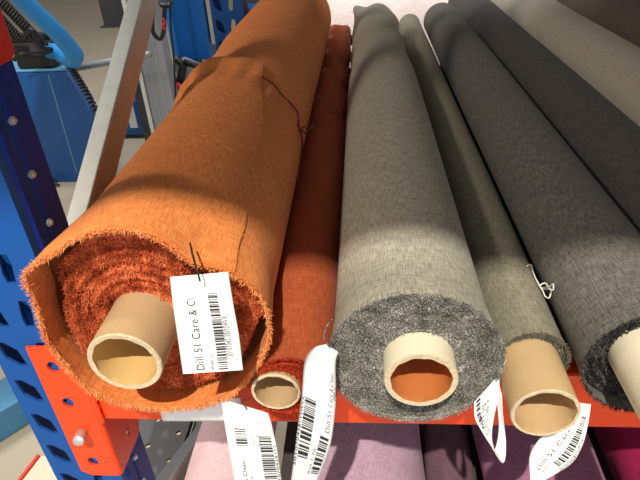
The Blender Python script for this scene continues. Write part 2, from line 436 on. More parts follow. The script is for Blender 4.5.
# ---- D thin olive grey roll, tan core sticking out
DX, DR = .1572, .0334
roll('fabric_roll', 'thin olive grey roll with a wide tan core sticking far out past its cloth', 'fabric roll',
     DX, DR, .388, 1.92, MT['olive'], MT['f_olive'], (.1530, -.3840, .0288, .0255, .326), lambda t, y: DR * (1 + .012 * math.sin(3 * t + 9 * y) + .02 * smooth01((y - .9) / .9)), face_n=900, rim_n=1400,
     cmats=[MT['kraft2'], MT['rimcard'], MT['kraft2']], pitch=.003, tl=.004, nth=96, rec=.002)
# ---- E charcoal
EX, ER = .2491, .0568
def rfE(t, y): return ER * (1 + .008 * math.sin(2 * t + 5 * y) - .05 * smooth01((y - 1.2) / .6)) + .0015 * math.exp(-((y - .36) / .03) ** 2)
roll('fabric_roll', 'thick charcoal roll with a cream core, dark cut end at the right edge', 'fabric roll',
     EX, ER, .360, 1.84, MT['char'], MT['f_char'], (.2465, -.352, .0325, .0285, .255), rfE, face_n=5200, rim_n=1500, face_amp=.0024, pitch=.0075,
     cmats=[MT['cream'], MT['rimcard'], MT['kraft']], tl=.0046, rec=.010, nth=160)
# ---- F dark slate, G stone, H taupe
FX, FR = .3655, .0587
roll('fabric_roll', 'dark slate roll lying right of the charcoal roll, its end out of view', 'fabric roll',
     FX, FR, .37, 2.12, MT['dark'], MT['f_char'], (FX, ZB + FR, .0305, .026, .34), lambda t, y: FR * (1 + .005 * math.sin(2 * t + 6 * y)) + .0022 * math.exp(-((y - 1.38) / .02) ** 2) * math.sin(5 * t), face_n=400, rim_n=300, cmats=kc)
GX, GR = .4965, .0714
roll('fabric_roll', 'pale stone grey roll at the upper right, brighter than its neighbours', 'fabric roll',
     GX, GR, .36, 2.14, MT['stone'], MT['f_grey'], (GX, ZB + GR, .0305, .026, .33), lambda t, y: GR * (1 + .006 * math.sin(2 * t + 6 * y)), face_n=400, rim_n=300, cmats=kc)
HX, HR = .655, .085
roll('fabric_roll', 'brown taupe roll in the top right corner behind the pale stone roll', 'fabric roll',
     HX, HR, .36, 1.80, MT['brown'], MT['f_char'], (HX, ZB + HR, .0305, .026, .33), lambda t, y: HR * (1 + .006 * math.sin(2 * t + 6 * y)), face_n=400, rim_n=300, cmats=kc)

# ---- rolls on the shelf below
ZL = -.86
def low(label, cx, r, mat, y1=1.6, fm='f_char', y0=.37):
    o = roll('fabric_roll', label, 'fabric roll', cx, r, y0, y1, mat, MT[fm], (cx, ZL + r, min(.03, r * .5), min(.026, r * .42), y0 - .02),
                lambda t, y: r * (1 + .012 * math.sin(2 * t + 7 * y)) + .0012 * math.sin(6 * t + 21 * y + 2 * math.sin(9 * y)), face_n=300, rim_n=200, cmats=kc, nth=120, base=ZL)
    o['group'] = 'fabric rolls on the lower shelf'; return o
low('pale pink roll on the lower shelf beneath the huge orange roll', -.222, .066, MT['pink'], fm='f_rust')
low('light mauve roll on the lower shelf, directly beneath the light grey roll', -.007, .098, MT['mauve'])
low('dull plum roll on the lower shelf between light mauve and purple rolls', .138, .040, MT['plum'])
low('purple roll on the lower shelf beneath the thin olive grey roll', .268, .0875, MT['purple'])
low('magenta roll on the lower shelf at the bottom right corner', .4755, .092, MT['magenta'], fm='f_rust')

# pale roll lying crosswise behind everything
mb = MB(); n = 96; rr = .36; cyY, czZ = 2.58, -.745; x0, x1 = -.30, 1.75
vs = []; uvs = []; fs = []; nx = 60
for i in range(nx + 1):
    x = x0 + (x1 - x0) * i / nx
    for k in range(n):
        t = 2 * PI * k / n; q = rr + .004 * math.sin(17 * x + 2 * math.sin(t * 2)) + .003 * math.sin(31 * x + t)
        vs.append((x, cyY + q * math.cos(t), czZ + q * math.sin(t)))
for i in range(nx):
    for k in range(n):
        fs.append((i * n + k, i * n + (k + 1) % n, (i + 1) * n + (k + 1) % n, (i + 1) * n + k))
        uvs.append([(i * .034, k * .0188), (i * .034, k * .0188 + .0188), (i * .034 + .034, k * .0188 + .0188), (i * .034 + .034, k * .0188)])
for e in (0, nx): fs.append(tuple(e * n + k for k in range(n))); uvs.append([(0, 0)] * n)
mb.add(vs, fs, uvs)
o = mb.build('fabric_roll', MT['pale'], None, off=(0, cyY, czZ - rr)); tag(o, 'wide off-white roll lying crosswise behind the ends of the other rolls', 'fabric roll')

mb = MB()
for k in range(8): mb.box((-.28 + .25 * k, 2.3, -1.55), (-.28 + .25 * k + .23, 2.86, czZ - rr - .004))
o = mb.build('pallet_stack', MT['board'], None, smooth=False, off=(.7, 2.58, -1.55)); tag(o, 'pale wooden stack under the wide off-white roll', 'crate')
# ------------------------------------------------------------ rack
PX0, PX1, PY0, PY1 = -.386, -.300, .400, .463
def boolean_cut(o, cutter_mb):
    c = cutter_mb.build('cutter', MT['dk'], None, smooth=False)
    c.location = (0, 0, 0)
    loc = parent_loc(o); c.location = (0, 0, 0)
    md = o.modifiers.new('cut', 'BOOLEAN'); md.operation = 'DIFFERENCE'; md.object = c; md.solver = 'EXACT'
    bpy.context.view_layer.update()
    dg = bpy.context.evaluated_depsgraph_get()
    me = bpy.data.meshes.new_from_object(o.evaluated_get(dg)); o.modifiers.clear(); old = o.data; o.data = me
    bpy.data.objects.remove(c, do_unlink=True)
def make_post(parent, x0, x1, y0, y1, zt, zb, mir=1):
    """front web with slots, two side flanges, return lips; mir=-1 faces the other way"""
    mb = MB(); t = .003
    P = [(x0, y0), (x1, y0), (x1, y1), (x1 - .016, y1), (x1 - .016, y1 - t), (x1 - t, y1 - t), (x1 - t, y0 + t), (x0 + t, y0 + t), (x0 + t, y1 - t), (x0 + .016, y1 - t), (x0 + .016, y1), (x0, y1)]
    if mir < 0: P = [(x, y0 + y1 - y) for x, y in P][::-1]
    mb.prism([(x, y, zb) for x, y in P], (0, 0, zt - zb))
    o = mb.build('post', MT['blue'], parent, smooth=False)
    cut = MB(); yf = y0 if mir > 0 else y1
    k = -30
    while True:
        z = -.446 + .0545 * k; k += 1
        if z > zt - .03: break
        if z < zb + .05: continue
        for cx, lean, dz in ((x0 + .019, 1, 0), (x1 - .019 - .013, -1, 0)):
            hw, hh = .0076, .0165; L = .0045 * lean
            q = [(cx - hw - L, z + hh), (cx - L * 1. + .001, z + hh), (cx + hw + L * 0.2, z + hh * .35), (cx + hw + L, z - hh), (cx + L - .001, z - hh), (cx - hw - L * .2, z - hh * .35)]
            cut.prism([(a, yf - .006, b) for a, b in q], (0, .012, 0))
    boolean_cut(o, cut)
    for p in o.data.polygons: p.use_smooth = False
    return o
UF = empty('rack_upright', (-.343, .43, -1.55), 'blue slotted pallet rack upright with galvanised diagonal brace at the left', 'rack upright')
ZT = 1.0
make_post(UF, PX0, PX1, PY0, PY1, ZT, -1.55)
make_post(UF, PX0, PX1, 1.49, 1.553, ZT, -1.55, 1)
# side channel groove strip on the right flange of the front post (raised rib), the flange's shade painted in as navy
mb = MB(); mb.prism([(PX1, .4105, -1.5), (PX1 + .0022, .414, -1.5), (PX1 + .0022, .4225, -1.5), (PX1, .426, -1.5)], (0, 0, ZT + 1.49)); mb.build('side_rib', MT['navy'], UF, smooth=False)
mb = MB(); mb.prism([(PX1, .4305, -1.5), (PX1 + .0018, .433, -1.5), (PX1 + .0018, .463, -1.5), (PX1, .463, -1.5)], (0, 0, ZT + 1.49)); mb.build('side_rib', MT['navy'], UF, smooth=False)
def ring_disc(mb, c, ax, r, h, n=14):
    c = np.array(c, float); ax = np.array(ax, float); mb.tube([c, c + ax * h], r, n)
zz = -.101
while zz > -1.0:
    mb = MB(); ring_disc(mb, (PX1 + .0002, .4345, zz), (1, 0, 0), .0042, .003, 6); ring_disc(mb, (PX1 + .003, .4345, zz), (1, 0, 0), .0022, .0022, 8)
    mb.build('bolt', MT['steel'], UF, smooth=False); zz -= .0505
# diagonal braces: open channel, its web facing the aisle side
def brace(pa, pb):
    mb = MB(); pa = np.array(pa, float); pb = np.array(pb, float)   # front / rear points of the top right edge
    d = pb - pa; dn = d / np.linalg.norm(d); dz = np.array((0, -dn[2], dn[1])); 
    t = .0025; w = .0215; hgt = .042
    prof = [(0, 0), (0, -hgt), (-t, -hgt), (-t, -t), (-w + t, -t), (-w + t, -hgt), (-w, -hgt), (-w, 0)]
    mb.prism([pa + np.array((x, 0, 0)) - dz * (-h) for x, h in [(a, b) for a, b in prof]], d)
    return mb.build('brace', MT['galv'], UF, smooth=False, bevel=.0012)
brace((-.3005, .452, -.3125), (-.3005, 1.50, .288))
brace((-.3005, .452, -.72), (-.3005, 1.50, -1.32))
# ---- front beam
def make_beam(y0, y1, z1, z0, xl, xr, label, con=True):
    r = empty('rack_beam', (xl, y0, z0), label, 'rack beam', 'orange rack beams')
    mb = MB(); P = [(y0, z0), (y1, z0), (y1, z1), (y0, z1)]
    mb.prism([(xl, y, z) for y, z in P], (xr - xl, 0, 0)); mb.build('beam', MT['oran'], r, smooth=False, bevel=.004)
    return r
BM = make_beam(.400, .440, ZB, -.492, -.296, 1.35, 'bright orange steel front beam carrying the rolls with its bracket on the upright')
mb = MB(); yb = .3955
# L-shaped end connector: front plate and side flange, rounded bottom corner
zt_, zb_ = -.377, -.588
cr = [(-.2955 - .006 + .006 * math.sin(a), yb - .0005 + .006 - .006 * math.cos(a)) for a in [PI / 2 * k / 6 for k in range(7)]]
outer = [(-.345, yb - .0005)] + cr + [(-.2955, .466)]
inn = [(-.2995, .466)] + [(x - (.004 if i < 6 else .004), max(y, yb + .0035)) for i, (x, y) in enumerate(cr[::-1])] + [(-.345, yb + .0035)]
inn = [(-.2995, .466), (-.2995, yb + .0035), (-.345, yb + .0035)]
mb.prism([(x, y, zb_) for x, y in outer + inn], (0, 0, zt_ - zb_))
con = mb.build('end_connector', MT['oran'], BM, smooth=False)
cut = MB()
holes = []
for hx, hz in ((-.3245, -.405), (-.3245, -.459), (-.3245, -.5615)):
    cut.prism([(hx + .0062 * math.cos(a), .385, hz + .0078 * math.sin(a)) for a in [2 * PI * k / 16 for k in range(16)]], (0, .03, 0))
cut.prism([(-.31, .4375 + .0035 * math.cos(a), -.5575 + .006 * math.sin(a)) for a in [2 * PI * k / 16 for k in range(16)]], (.03, 0, 0))
# clipped corners of plate and flange
cut.prism([(-.36, .38, zb_ - .01), (-.333, .38, zb_ - .01), (-.333, .38, zb_), (-.345, .38, zb_ + .008), (-.36, .38, zb_ + .008)], (0, .03, 0))
cut.prism([(-.32, .48, zb_ - .01), (-.32, .455, zb_ - .01), (-.32, .455, zb_), (-.32, .466, zb_ + .012), (-.32, .48, zb_ + .012)], (.04, 0, 0))
boolean_cut(con, cut)
for p in con.data.polygons: p.use_smooth = False
md = con.modifiers.new('bevel', 'BEVEL'); md.width = .0015; md.segments = 2; md.limit_method = 'ANGLE'
mb = MB(); ring_disc(mb, (-.3225, yb - .0005, -.508), (.25, -1, .35), .0062, .016, 16)
mb.build('locking_pin', MT['steel'], BM, bevel=.0008)
mb = MB(); pts = [np.array((-.2945, yb + .001 + .0008 * math.sin(k * 1.7), -.42 - .072 * k / 18)) for k in range(19)]
mb.tube(pts, [.0032 + .0007 * math.sin(k * 2.3) for k in range(19)], 8); mb.build('weld_seam', MT['oran'], BM)
make_beam(1.51, 1.55, ZB, -.492, -.296, 1.35, 'orange steel rear beam carrying the far ends of the rolls')
make_beam(.400, .440, ZL, -.937, -.296, 1.35, 'orange steel front beam of the lower shelf')
make_beam(1.51, 1.55, ZL, -.937, -.296, 1.35, 'orange steel rear beam of the lower shelf')
mb = MB(); mb.box((-.294, .442, -.436), (1.30, 1.508, ZB - .004)); o = mb.build('shelf_board', MT['shelfd'], None, smooth=False, off=(.5, .9, -.436)); tag(o, 'dark board added between the orange beams to darken the gaps of the upper rolls', 'shelf')  # added dark deck, blocks bright leaks between the upper rolls
# things on / at the lower shelf
mb = MB(); mb.box((-.150, .445, -.90), (1.30, 1.508, ZL - .004)); o = mb.build('shelf_board', MT['shelfd'], None, smooth=False, off=(.5, .9, -.9)); tag(o, 'dark shelf board under the lower row of rolls', 'shelf')
mb = MB()
mb.box((-.374, .47, -.845), (-.362, 1.38, -.835)); 
o = None
# perforated dark plate and grey green board left of the pink roll
pl = MB(); pl.box((-.50, .475, -.862), (-.334, 1.38, -.857)); pl.box((-.338, .475, -.862), (-.334, 1.38, -.845))
pp = pl.build('perforated_plate', MT['dk'], None, smooth=False, off=(-.42, .9, -.86)); tag(pp, 'dark steel plate with round holes seen beside the blue upright below the beam', 'metal plate')
cut = MB()
for i in range(14):
    for j in range(3):
        x = -.355 - .05 * j; y = .55 + .06 * i + (.03 if j % 2 else 0)
        cut.prism([(x + .005 * math.cos(a), y + .005 * math.sin(a), -.87) for a in [2 * PI * k / 12 for k in range(12)]], (0, 0, .03))
bx_loc = pp.location.copy()
boolean_cut(pp, cut)
mb = MB(); mb.box((-.332, .445, -.872), (-.290, 1.41, -.858)); o = mb.build('cover_strip', MT['gboard'], None, smooth=False, bevel=.001, off=(-.31, .9, -.87)); tag(o, 'flat grey green strip running back beside the pale pink roll', 'strip')

# red plate at top left of the post
mb = MB(); a0 = np.array((-.2975, .397, -.055))
P = [(.403, .05), (.403, -.098), (.406, -.104), (.412, -.107), (.458, -.107), (.464, -.104), (.467, -.098), (.467, .05)]
mb.prism([(-.2978, y, z) for y, z in P], (.003, 0, 0))
o = mb.build('connector_plate', MT['redp'], None, smooth=False, bevel=.0015, off=(-.30, .43, -.10)); tag(o, 'red rounded metal plate fixed near the top of the blue upright', 'bracket')

# ------------------------------------------------------------ tags
def text_mesh(s, size=1.):
    cu = bpy.data.curves.new('t', 'FONT'); cu.body = s; cu.size = size; cu.space_character = 1.12
    ob = bpy.data.objects.new('t', cu); COL.objects.link(ob)
    bpy.context.view_layer.update()
    me = bpy.data.meshes.new_from_object(ob.evaluated_get(bpy.context.evaluated_depsgraph_get()))
    v = np.array([tuple(p.co) for p in me.vertices]); f = [tuple(p.vertices) for p in me.polygons]
    bpy.data.objects.remove(ob, do_unlink=True); bpy.data.meshes.remove(me)
    return v, f
class Tag:
    def __init__(s, rows, label, cup=0., group=None, flip=1):
        """rows: (left point, right point) from top to bottom"""
        L = spline([r[0] for r in rows], 8); R_ = spline([r[1] for r in rows], 8)
        s.L = np.array(L); s.R = np.array(R_); s.cup = cup; s.n = len(L)
        s.len = np.linalg.norm(np.diff((s.L + s.R) / 2, axis=0), axis=1).sum(); s.wid = np.linalg.norm(s.R[s.n // 2] - s.L[s.n // 2]); s.flip = flip
        top = (s.L[0] + s.R[0]) / 2
        s.root = empty('paper_tag', tuple(top), label, 'paper tag', 'white paper tags on the fabric rolls')
        mb = MB(); NA = (s.n - 1); NB = 10; vs = []
        for off in (0, -.0003):
            for i in range(NA + 1):
                for k in range(NB + 1): vs.append(s.at(i / NA, k / NB, off))
        w = NB + 1; o1 = (NA + 1) * w; fs = []
        for i in range(NA):
            for k in range(NB):
                a = i * w + k; fs.append((a, a + w, a + w + 1, a + 1)); fs.append((o1 + a, o1 + a + 1, o1 + a + w + 1, o1 + a + w))
            for k in (0, NB): a = i * w + k; fs.append((a, a + w, o1 + a + w, o1 + a))
        for k in range(NB):
            for i in (0, NA): a = i * w + k; fs.append((a, a + 1, o1 + a + 1, o1 + a))
        mb.add(vs, fs); s.paper = mb.build('paper', MT['paper'], s.root)
        s.pr = MB()
    def base(s, a, b):
        x = min(max(a, 0), 1) * (s.n - 1); i = min(int(x), s.n - 2); t = x - i
        l = s.L[i] * (1 - t) + s.L[i + 1] * t; r = s.R[i] * (1 - t) + s.R[i + 1] * t
        return l + (r - l) * b
    def at(s, a, b, off=0):
        p = s.base(a, b); e = .01
        da = s.base(min(a + e, 1), b) - s.base(max(a - e, 0), b); db = s.base(a, 1) - s.base(a, 0)
        n = np.cross(da, db); n = n / (np.linalg.norm(n) + 1e-12) * s.flip
        if s.flip > 0 and False: n = -n
        return p + n * (off + s.cup * math.sin(PI * b))
    def text(s, st, a, b, h, a1=None):
        """reads upward: starts at a (lower), letters' tops towards the left edge; h = letter size in metres"""
        v, f = text_mesh(st, h)
        stretch = ((a - a1) * s.len / v[:, 0].max()) if a1 is not None else 1.
        self_off = .00035
        vs = [s.at(a - p[0] * stretch / s.len, b - p[1] / s.wid, self_off) for p in v]
        s.pr.add(vs, f)
    def bars(s, a0, a1, b0, b1, n, seed=1):
        r = random.Random(seed); x = a0; total = 0; seq = [(r.choice((1, 1, 2, 3)), r.choice((1, 1, 2))) for _ in range(n)]
        tot = sum(p + q for p, q in seq)
        for p, q in seq:
            da = (a1 - a0) * p / tot; vs = []
            vs = [s.at(x, b0, .00035), s.at(x, b1, .00035), s.at(x + da, b1, .00035), s.at(x + da, b0, .00035)]
            s.pr.add(vs, [(0, 1, 2, 3)]); x += da + (a1 - a0) * q / tot
    def done(s, pts=None, r=.0009, m='blk', hole=None):
        s.pr.build('printing', MT['ink'], s.root, smooth=False)
        if pts is not None:
            mb = MB(); mb.tube(spline(pts, 6), r, 6); mb.build('fastener', MT[m], s.root)
        return s
def rw(l, r, yl, yr=None): return (atY(l[0], l[1], yl), atY(r[0], r[1], yl if yr is None else yr))
# T1: on the face of the big orange roll
t1 = Tag([rw((170, 277), (228, 272), .322), rw((173, 305), (233, 303), .312, .316), rw((178, 340), (239, 336), .305, .311), rw((183, 374), (243, 370), .298, .304)],
         'large white price tag pinned on the face of the huge orange roll')
t1.text('Dill 51 Care & Cl', .975, .37, .0088, .27)
t1.text('Width 15', .975, .53, .0036, .83)
t1.bars(.22, .985, .60, .76, 36, 3)
t1.text('30107042-2BIYSWVX', .86, .86, .0062, .46)
t1.done([atY(190, 243, .345), atY(193, 256, .325), atY(197, 270, .312), atY(200, 281, .312)], .0008)
# T2 hanging from the thin rust roll
t2 = Tag([rw((221, 399), (268, 413), .3415), rw((224, 420), (272, 426), .336), rw((229, 450), (277, 450), .318), rw((235, 486), (282, 484), .314), rw((242, 520), (288, 516), .316)],
         'white tag hanging from the thin rust red roll over the orange beam')
t2.bars(.32, .48, .18, .42, 9, 5); t2.text('Dill 51 Care & Clean', .98, .30, .0052, .58); t2.text('Width 15', .80, .42, .0038); t2.text('300001', .47, .58, .0042, .37); t2.text('Ref 1.70', .47, .68, .0042, .37)
t2.bars(.38, .80, .66, .92, 24, 6); t2.text('3010704281YS', .78, .99, .004, .46)
t2.done([atY(247, 410, .339), atY(242, 401, .334), atY(247, 400, .334), atY(251, 397, .337)], .0005)
# T2b: the tag folded sideways below the orange roll
t3 = Tag([rw((156, 399), (163, 421), .374, .376), rw((190, 397), (196, 421), .372, .374), rw((240, 398), (244, 421), .372, .374)],
         'blank back of a white tag lying sideways under the huge orange roll', flip=1)
t3.pr = None
# T3 between rust and grey rolls
t4 = Tag([rw((326, 344), (338, 352), .338, .338), rw((314, 348), (336, 362), .330, .334), rw((305, 362), (336, 385), .318, .322), rw((302, 395), (335, 410), .310, .314), rw((297, 432), (330, 446), .306, .31), rw((291, 480), (317, 482), .306, .312), rw((284, 515), (306, 512), .310, .315)],
         'long curved white tag hanging between the thin rust roll and the light grey roll')
t4.bars(.50, .75, .10, .42, 20, 8); t4.text('3010704281YSWVX', .78, .08, .0042, .50)
t4.text('Dill 51 Care & Clean', .62, .90, .0058, .28); t4.text('Width 15', .45, 1.0 - .01, .0045)
t4.bars(.64, .80, .66, .92, 12, 9); t4.text('Ref 1.70', .80, .62, .0038, .70)
t4.done([atY(333, 318, .345), atY(327, 326, .334), atY(324, 337, .332), atY(330, 348, .335)], .0005, 'f_grey')
# T4 folded loop between grey and olive rolls
t5 = Tag([rw((474, 402), (500, 373), .345, .350), rw((475, 418), (498, 398), .335, .340), rw((481, 430), (494, 418), .326, .332), rw((491, 446), (492, 436), .320, .326), rw((503, 463), (495, 449), .318, .326), rw((506, 445), (499, 428), .330, .338), rw((503, 415), (497, 395), .348, .352), rw((502, 395), (498, 380), .356, .36)],
         'white tag bent into a loop between light grey roll and tan core')
t5.bars(.02, .30, .10, .26, 14, 11); t5.text('3010704', .30, .38, .004)
t5.text('Dill 51 Care', .36, .60, .0062)
t5.done([atY(500, 373, .350), atY(503, 366, .356), atY(506, 360, .36)], .0005, 'wht')
# T5 under the tan core
t6 = Tag([rw((575, 402), (591, 404), .372, .365), rw((566, 416), (588, 424), .362, .352), rw((552, 428), (583, 444), .350, .340), rw((538, 441), (573, 462), .336, .328), rw((530, 456), (556, 474), .326, .320), rw((530, 474), (542, 484), .320, .316), rw((532, 500), (545, 500), .325, .322)],
         'white tag curling out from under the tan core at the lower right')
t6.bars(.12, .60, .66, .86, 26, 13); t6.text('3010704281YSWVX', .62, .98, .0045)
t6.text('Dill 51 Care &', .74, .50, .0066, .18); t6.text('Width', .74, .66, .0045)
t6.done()
# nylon loop on the olive roll
mb = MB()
def on_rolls(u, v, e=.002):
    best = None
    for x, r in ((AX, AR), (BX, BR), (CX, CR + .0022), (DX, DR), (EX, ER + .0008)):
        zc = ZB + r; d = ray(u, v); r2 = r + e
        qa = d[0] ** 2 + d[2] ** 2; qb = -2 * (d[0] * x + d[2] * zc); qc = x * x + zc * zc - r2 * r2
        di = qb * qb - 4 * qa * qc
        if di > 0:
            t = (-qb - math.sqrt(di)) / 2 / qa
            if best is None or t < best: best = t
    return ray(u, v) * best
lp = [on_rolls(*p) for p in ((527, 266), (531, 265), (533, 272), (537, 281), (542, 288), (548, 287), (551, 291), (549, 298), (545, 296), (543, 291), (540, 286), (545, 283), (549, 287), (553, 284), (553, 290), (549, 289), (543, 289), (539, 285))]
for k in range(7, 18): lp[k] = lp[k] * (.985 if k % 2 else .99)
mb.tube([tuple(p) for p in spline(lp, 5)], .0007, 6)
o = mb.build('tag_fastener', MT['wht'], None, off=tuple(lp[4])); tag(o, 'twisted white nylon loop lying on the olive grey roll', 'fastener')

# ------------------------------------------------------------ background
FZ = -1.55
mb = MB(); mb.box((-14, -5, FZ - .1), (8, 30, FZ)); o = mb.build('floor', MT['floor'], None, smooth=False); tag(o, kind='structure')
# blue powered pallet truck
TY = 3.2
TR = empty('pallet_truck', (-1.95, TY, FZ), 'blue pallet truck with coiled black cables behind the upright', 'pallet truck')
fp = [atY(-30, 60, TY), atY(19, 77, TY), atY(67, 66, TY), atY(84, 88, TY), atY(93, 112, TY), atY(90, 140, TY), atY(78, 176, TY), atY(52, 183, TY), atY(-20, 190, TY)]
top0 = atY(19, 77, TY)
zt1 = atY(40, 72, TY)[2]
xs = [atY(-30, 75, TY)[0], atY(66, 70, TY)[0], atY(92, 110, TY)[0], atY(90, 140, TY)[0], atY(78, 178, TY)[0]]
poly = [(xs[0], TY, zt1), (xs[1], TY, zt1), (xs[1] + .02, TY, zt1 - .03), (xs[2], TY, zt1 - .24), (xs[2] - .01, TY, zt1 - .42), (xs[4], TY, zt1 - .74), (xs[0], TY, zt1 - .76)]
mb = MB(); mb.prism(poly, (-.10, .26, 0)); mb.build('body', MT['mblue'], TR, smooth=False, bevel=.012)
mb = MB(); mb.prism([(xs[0], TY, zt1 + .001), (xs[1], TY, zt1 + .001), (xs[1] - .10, TY + .26, zt1 + .001), (xs[0] - .1, TY + .26, zt1 + .001)], (0, 0, .012)); mb.build('lit_top', MT['tblue'], TR, smooth=False, bevel=.004)  # light falling on the body's top, painted as a paler blue layer
mb = MB(); mb.prism([(atY(47, 72, TY)[0], TY - .003, zt1 - .02), (atY(47, 72, TY)[0] + .008, TY - .003, zt1 - .02), (atY(74, 165, TY)[0] + .008, TY - .003, zt1 - .66), (atY(74, 165, TY)[0], TY - .003, zt1 - .66)], (0, .02, 0)); mb.build('panel_seam', MT['tblue'], TR, smooth=False)
mb = MB()
for px in (55, 20):
    c = atZ(px + 2, 186, FZ + .05); c[1] = TY + .1; mb = MB(); mb.tube([(c[0] - .03, c[1], FZ + .07), (c[0] + .03, c[1], FZ + .07)], .07, 24); mb.build('wheel', MT['blk'], TR)
mb = MB(); mb.box((xs[0], TY + .03, FZ + .04), (xs[4] - .03, TY + .3, zt1 - .74)); mb.build('chassis', MT['dk'], TR, smooth=False, bevel=.01)
hp = [atY(-12, -45, 2.75), atY(15, -8, 2.8), atY(37, 14, 2.85), atY(56, 32, 2.9), atY(69, 47, 2.95), atY(75, 55, 2.98), atY(72, 60, 3.02), atY(65, 57, 3.08), atY(57, 52, 3.14), atY(50, 51, 3.2)]
mb = MB(); mb.tube(spline(hp, 6), .045, 16); mb.build('handle_bar', MT['lblue'], TR)
cb = MB(); cc = atY(20, 48, 3.1)
cb.box((cc[0] - .13, 3.22, zt1 + .015), (cc[0] + .10, 3.4, zt1 + .16)); cb.box((cc[0] - .16, 3.24, zt1 + .10), (cc[0] + .06, 3.36, zt1 + .20)); cb.build('control_box', MT['blk'], TR, smooth=False, bevel=.015)
mb = MB(); mb.box((cc[0] - .02, 3.215, zt1 + .115), (cc[0] + .09, 3.22, zt1 + .15)); mb.build('grey_panel', MT['dk'], TR, smooth=False)
def coil(a, b, turns, R0, r, sag=0):
    a = np.array(a); b = np.array(b); d = (b - a); dn = d / np.linalg.norm(d); u = np.cross(dn, (0, 1, .1)); u /= np.linalg.norm(u); w = np.cross(dn, u)
    return [a + d * t + np.array((0, 0, -sag * math.sin(PI * t))) + R0 * (u * math.cos(2 * PI * turns * t) + w * math.sin(2 * PI * turns * t)) for t in np.linspace(0, 1, int(turns * 9))]
for a, b, tn in ((( -8, -8), (44, 46), 22), ((-14, 4), (18, 38), 15)):
    mb = MB(); mb.tube(coil(atY(*a, 2.95), atY(*b, 3.1), tn, .022, .008), .0085, 5); mb.build('coiled_cable', MT['blk'], TR)
mb = MB(); mb.tube(coil(atY(68, 64, 3.14), atY(99, 116, 3.14), 16, .017, .005, -.03), .006, 5); mb.build('coiled_cable', MT['blk'], TR)
mb = MB(); mb.tube(coil(atY(52, 180, 3.14), atY(72, 206, 3.14), 8, .017, .005), .006, 5); mb.build('coiled_cable', MT['blk'], TR)
mb = MB(); mb.tube(spline([atY(24, 38, 3.0), atY(32, 30, 2.95), atY(40, 46, 3.0), atY(52, 50, 3.05)], 6), .014, 8); mb.tube(spline([atY(14, 60, 3.0), atY(22, 54, 3.0), atY(36, 56, 3.05), atY(52, 50, 3.08)], 6), .012, 8); mb.build('cable', MT['blk'], TR)
mb = MB(); mb.tube(spline([atY(22, -4, 2.85), atY(30, 4, 2.85), atY(36, 10, 2.85)], 6), .02, 8); mb.build('cable', MT['blk'], TR)
mb = MB(); mb.tube(spline([atY(31, 3, 2.84), atY(36, 8, 2.84), atY(40, 15, 2.84)], 6), .009, 8); mb.build('red_cable', MT['redr'], TR)
mb = MB(); mb.tube([atY(76, 68, 3.55), atY(150, 54, 3.55)], .022, 12); o = mb.build('guard_rail', MT['alum'], None, off=tuple(atY(100, 64, 3.55))); tag(o, 'thin grey rail behind the diagonal brace', 'rail')
# dark column far back
c = atZ(113, 27, FZ); mb = MB(); mb.box((c[0] - .13, c[1], FZ + .01), (c[0] + .11, c[1] + .16, 1.5)); mb.box((c[0] - .18, c[1] - .05, FZ), (c[0] + .16, c[1] + .2, FZ + .02))
o = mb.build('steel_column', MT['dk'], None, smooth=False, bevel=.006, off=(c[0], c[1], FZ)); tag(o, 'dark steel column foot standing on the floor far behind', 'column')
# aluminium mast with its shelf, cable and rail
MY = 3.7
ms = empty('machine_mast', (-1.38, MY, FZ), 'grey aluminium machine mast right of the diagonal brace', 'machine mast')
xa, xb = atY(148, 60, MY)[0], atY(178, 60, MY)[0]
xL = atY(151, 110, MY)[0]; xR = atY(179, 110, MY)[0]
for nm, x0_, x1_, yo, m in (('profile', xL, xR - .03, 0, 'alum'), ('edge_strip', xL - .035, xL - .008, -.01, 'wht'), ('back_strip', xL - .11, xL - .036, .03, 'dk')):
    mb = MB(); mb.box((x0_, MY + yo, FZ), (x1_, MY + .14, .9)); mb.build(nm, MT[m], ms, smooth=False, bevel=.006)
for fx in (.35, .68):
    mb = MB(); x = xL + (xR - .03 - xL) * fx; mb.box((x - .004, MY - .008, FZ), (x + .004, MY + .01, .9)); mb.build('groove_rib', MT['galv'], ms, smooth=False)
mb = MB(); mb.tube(spline([atY(158, -8, 3.6), atY(153, 14, 3.6), atY(153, 32, 3.6), atY(160, 39, 3.6), atY(164, 30, 3.6), atY(165, 8, 3.6), atY(172, 2, 3.6)], 6), .013, 8); mb.build('cable_loop', MT['blk'], ms)
mb = MB(); mb.tube(spline([atY(170, -5, 3.62), atY(171, 30, 3.62), atY(174, 60, 3.62), atY(176, 105, 3.62)], 6), .007, 6); mb.build('thin_cable', MT['blk'], ms)
mb = MB()
for q in range(4): mb.tube(spline([atY(160 + 3 * q, 2, 3.58), atY(163 + 2 * q, 6, 3.55), atY(170, 3 + q, 3.58)], 4), .014, 6)
mb.build('cable_bundle', MT['blk'], ms)
mb = MB(); mb.tube(spline([atY(163, 18, 3.56), atY(165, 22, 3.56), atY(163, 26, 3.56), atY(166, 30, 3.56)], 5), .010, 6); mb.build('red_ribbon', MT['redr'], ms)
